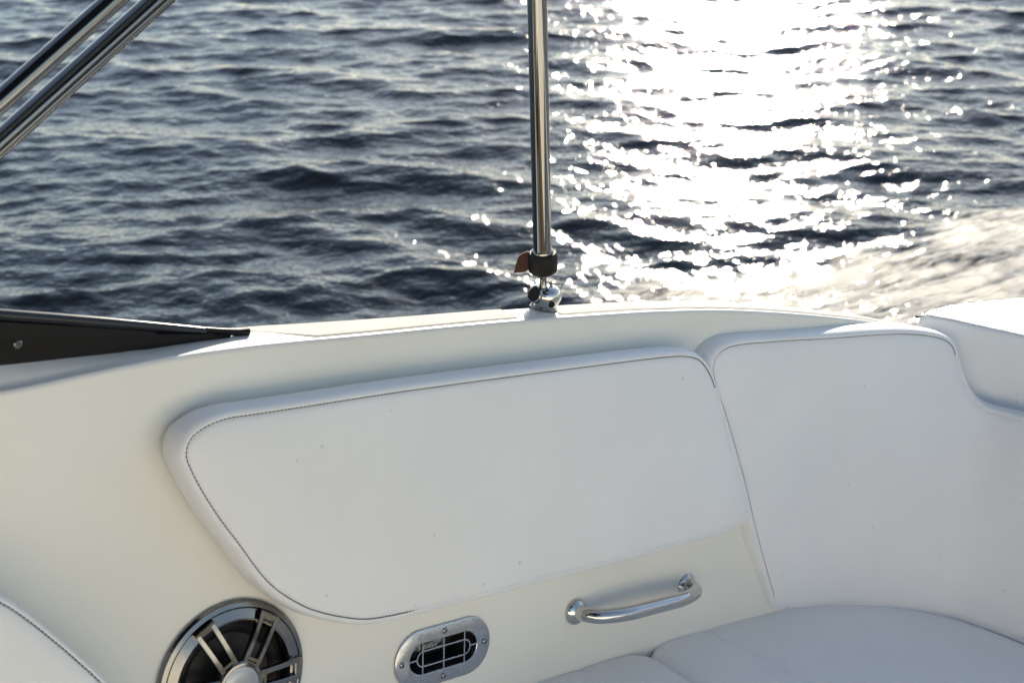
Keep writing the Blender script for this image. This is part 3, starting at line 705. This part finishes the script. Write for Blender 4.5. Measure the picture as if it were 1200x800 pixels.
# ------------------------------------------------------------------ water
SUN_EL = math.radians(18.5); SUN_AZ = math.radians(8.8)        # azimuth from +Y towards +X
def water_mesh():
    r = [1.4]
    while r[-1] < 22: r.append(r[-1]+max(.011, r[-1]*.0030))
    while r[-1] < 3500: r.append(r[-1]*1.06)
    r = np.array(r)
    th = np.unique(np.r_[np.linspace(-180, -52, 50), np.linspace(-52, -31, 110), np.linspace(-31, 31, 480), np.linspace(31, 66, 180), np.linspace(66, 180, 50)])[:-1]
    th = np.radians(th)
    Rr, Th = np.meshgrid(r, th, indexing='ij'); X = (Rr*np.sin(Th)).ravel(); Y = (Rr*np.cos(Th)).ravel(); D = Rr.ravel()
    Z = np.zeros_like(X); DX = np.zeros_like(X); DY = np.zeros_like(X)
    lam = np.exp(rng.uniform(math.log(.10), math.log(1.7), 190))
    for i, L in enumerate(lam):
        k = 2*math.pi/L
        sp_ = .40 if L > .4 else (.48 if L > .2 else .55)
        d = rng.normal(math.radians(-96), sp_)                 # travel direction, crests lie nearly across the view
        slope = .0155*(1.15 if L < .3 else (1.1 if L < .8 else .55))
        A = slope/k; ph = rng.uniform(0, 6.283)
        kx, ky = math.cos(d)*k, math.sin(d)*k
        # motion of the boat past the water smooths detail along the boat's track, so crests read long
        fade = np.clip(1.6-D/(L*130), 0, 1)
        p = kx*X+ky*Y+ph
        Z += A*fade*np.sin(p); c = A*fade*np.cos(p)*.75; DX += c*math.cos(d); DY += c*math.sin(d)
    # wake: rough water near the stern quarter
    a = np.array([.10, 4.75]); b_ = np.array([2.24, 5.95]); t = unit(b_-a); nrm = np.array([t[1], -t[0]])
    sd = (X-a[0])*nrm[0]+(Y-a[1])*nrm[1]; al = (X-a[0])*t[0]+(Y-a[1])*t[1]
    wob = .10*np.sin(al*3.1+1)+.05*np.sin(al*7.7)+.03*np.sin(al*15+2)
    wake = np.clip((sd+wob)/.35, 0, 1)*np.clip((al+.9)/1.3, 0, 1)*np.clip((9-al)/2, 0, 1)
    wake = np.where(D < 22, wake, 0)
    for i in range(60):
        L = math.exp(rng.uniform(math.log(.06), math.log(.3))); k = 2*math.pi/L; d = rng.uniform(0, 6.283)
        A = .042/k; p = k*(math.cos(d)*X+math.sin(d)*Y)+rng.uniform(0, 6.28)
        Z += A*wake*np.sin(p)
    Z *= 1-.6*wake; Z += .014*wake*np.clip(1-(sd-.3)**2/.3, 0, 1)
    n, m = Rr.shape
    V = np.stack([X+DX, Y+DY, Z], 1)
    idx = np.arange(n*m).reshape(n, m); a_ = idx[:-1, :]; b2 = idx[1:, :]
    F = np.stack([a_, b2, np.roll(b2, -1, 1), np.roll(a_, -1, 1)], -1).reshape(-1, 4)
    cen = np.array([[0, 0, 0.]]); V = np.vstack([V, cen])
    me = bpy.data.meshes.new('water')
    tri = np.stack([idx[0], np.roll(idx[0], -1), np.full(m, n*m)], 1)
    nv, nf, ntr = len(V), len(F), len(tri)
    me.vertices.add(nv); me.vertices.foreach_set('co', V.ravel())
    me.loops.add(nf*4+ntr*3); me.loops.foreach_set('vertex_index', np.r_[F.ravel(), tri.ravel()].astype(np.int32))
    me.polygons.add(nf+ntr); me.polygons.foreach_set('loop_start', np.r_[np.arange(nf)*4, nf*4+np.arange(ntr)*3].astype(np.int32))
    me.polygons.foreach_set('loop_total', np.r_[np.full(nf, 4), np.full(ntr, 3)].astype(np.int32))
    me.polygons.foreach_set('use_smooth', np.ones(nf+ntr, bool))
    me.update(calc_edges=True); me.validate()
    at = me.attributes.new('wake', 'FLOAT', 'POINT'); at.data.foreach_set('value', np.r_[wake, 0])
    return me
wm = water_mesh()
m, nt, b = newmat('sea_water')
b.inputs['Base Color'].default_value = (.008, .012, .016, 1); b.inputs['Roughness'].default_value = .075; b.inputs['IOR'].default_value = 1.333
tc = nt.nodes.new('ShaderNodeTexCoord'); P_ = tc.outputs['Object']
mp = nd(nt, 'ShaderNodeMapping'); mp.inputs['Scale'].default_value = (.45, 1, 1); mp.inputs['Rotation'].default_value = (0, 0, math.radians(8)); nt.links.new(P_, mp.inputs[0])
n1 = nd(nt, 'ShaderNodeTexNoise', Scale=9, Detail=4, Roughness=.5, Distortion=.4); nt.links.new(mp.outputs[0], n1.inputs['Vector'])
n2 = nd(nt, 'ShaderNodeTexNoise', Scale=20, Detail=3); nt.links.new(mp.outputs[0], n2.inputs['Vector'])
bu1 = nd(nt, 'ShaderNodeBump', Strength=1.0, Distance=.0080); nt.links.new(n1.outputs[0], bu1.inputs['Height'])
bu2 = nd(nt, 'ShaderNodeBump', Strength=1.0, Distance=.0055); nt.links.new(n2.outputs[0], bu2.inputs['Height']); nt.links.new(bu1.outputs[0], bu2.inputs['Normal'])
n3 = nd(nt, 'ShaderNodeTexNoise', Scale=24, Detail=2); nt.links.new(P_, n3.inputs['Vector'])
bu4 = nd(nt, 'ShaderNodeBump', Strength=1.0, Distance=.0072); nt.links.new(n3.outputs[0], bu4.inputs['Height']); nt.links.new(bu2.outputs[0], bu4.inputs['Normal'])
nt.links.new(bu4.outputs[0], b.inputs['Normal'])
# foam in the wake
at = nd(nt, 'ShaderNodeAttribute', attribute_name='wake')
mp2 = nd(nt, 'ShaderNodeMapping'); mp2.inputs['Rotation'].default_value = (0, 0, math.radians(-33)); nt.links.new(P_, mp2.inputs[0]); mp3 = nd(nt, 'ShaderNodeMapping'); mp3.inputs['Scale'].default_value = (.30, 2.2, 1); nt.links.new(mp2.outputs[0], mp3.inputs[0])
f1 = nd(nt, 'ShaderNodeTexNoise', Scale=7, Detail=12, Roughness=.82, Distortion=.25); nt.links.new(mp3.outputs[0], f1.inputs['Vector'])
ad = nd(nt, 'ShaderNodeMath', operation='MULTIPLY_ADD'); nt.links.new(at.outputs['Fac'], ad.inputs[0]); ad.inputs[1].default_value = .42; nt.links.new(f1.outputs[0], ad.inputs[2])
fr_ = ramp(nt, ad.outputs[0], [(.80, (0, 0, 0)), (.95, (.92, .92, .92))])
foam = nd(nt, 'ShaderNodeBsdfPrincipled', Roughness=.4); foam.inputs['Base Color'].default_value = (.66, .66, .64, 1)
bu3 = nd(nt, 'ShaderNodeBump', Strength=1, Distance=.05); nt.links.new(f1.outputs[0], bu3.inputs['Height']); nt.links.new(bu3.outputs[0], foam.inputs['Normal'])
ms = nt.nodes.new('ShaderNodeMixShader'); nt.links.new(fr_.outputs[0], ms.inputs[0]); nt.links.new(b.outputs[0], ms.inputs[1])
tr_ = nt.nodes.new('ShaderNodeBsdfTranslucent'); tr_.inputs[0].default_value = (.42, .42, .40, 1)
m2_ = nt.nodes.new('ShaderNodeMixShader'); m2_.inputs[0].default_value = .35; nt.links.new(foam.outputs[0], m2_.inputs[1]); nt.links.new(tr_.outputs[0], m2_.inputs[2]); nt.links.new(m2_.outputs[0], ms.inputs[2])
nt.links.new(ms.outputs[0], nt.nodes['Material Output'].inputs['Surface'])
wm.materials.append(m)
wo = link('water', wm); wo['kind'] = 'structure'

# ------------------------------------------------------------------ sky, sun, camera
wd = bpy.data.worlds.new('World'); SC.world = wd; wd.use_nodes = True
nt = wd.node_tree; bg = nt.nodes['Background']
sky = nt.nodes.new('ShaderNodeTexSky'); sky.sky_type = 'NISHITA'; sky.sun_disc = False
sky.sun_elevation = SUN_EL; sky.sun_rotation = SUN_AZ; sky.air_density = 1.0; sky.dust_density = .15; sky.ozone_density = 1.0
hs_ = nt.nodes.new('ShaderNodeHueSaturation'); hs_.inputs['Saturation'].default_value = .78
nt.links.new(sky.outputs[0], hs_.inputs['Color']); nt.links.new(hs_.outputs[0], bg.inputs[0]); bg.inputs[1].default_value = .095
sd = bpy.data.lights.new('sun', 'SUN'); sd.energy = 5.0; sd.angle = math.radians(.55); sd.color = (1, .89, .72)
so = bpy.data.objects.new('sun', sd); COL.objects.link(so)
sdir = Vector((math.sin(SUN_AZ)*math.cos(SUN_EL), math.cos(SUN_AZ)*math.cos(SUN_EL), math.sin(SUN_EL)))
so.rotation_euler = (-sdir).to_track_quat('-Z', 'Y').to_euler(); so.location = (3, 8, 6)
cd = bpy.data.cameras.new('camera'); cd.lens = 50; cd.sensor_width = 36; cd.clip_end = 6000; cd.clip_start = .05
cd.dof.use_dof = True; cd.dof.focus_distance = 1.95; cd.dof.aperture_fstop = 7.1
co = bpy.data.objects.new('camera', cd); COL.objects.link(co); co.location = tuple(CAM); co.rotation_euler = (math.pi/2-PITCH, 0, 0)
SC.camera = co
SC.view_settings.view_transform = 'Standard'; SC.view_settings.look = 'None'; SC.view_settings.gamma = 1; SC.view_settings.exposure = 1.12
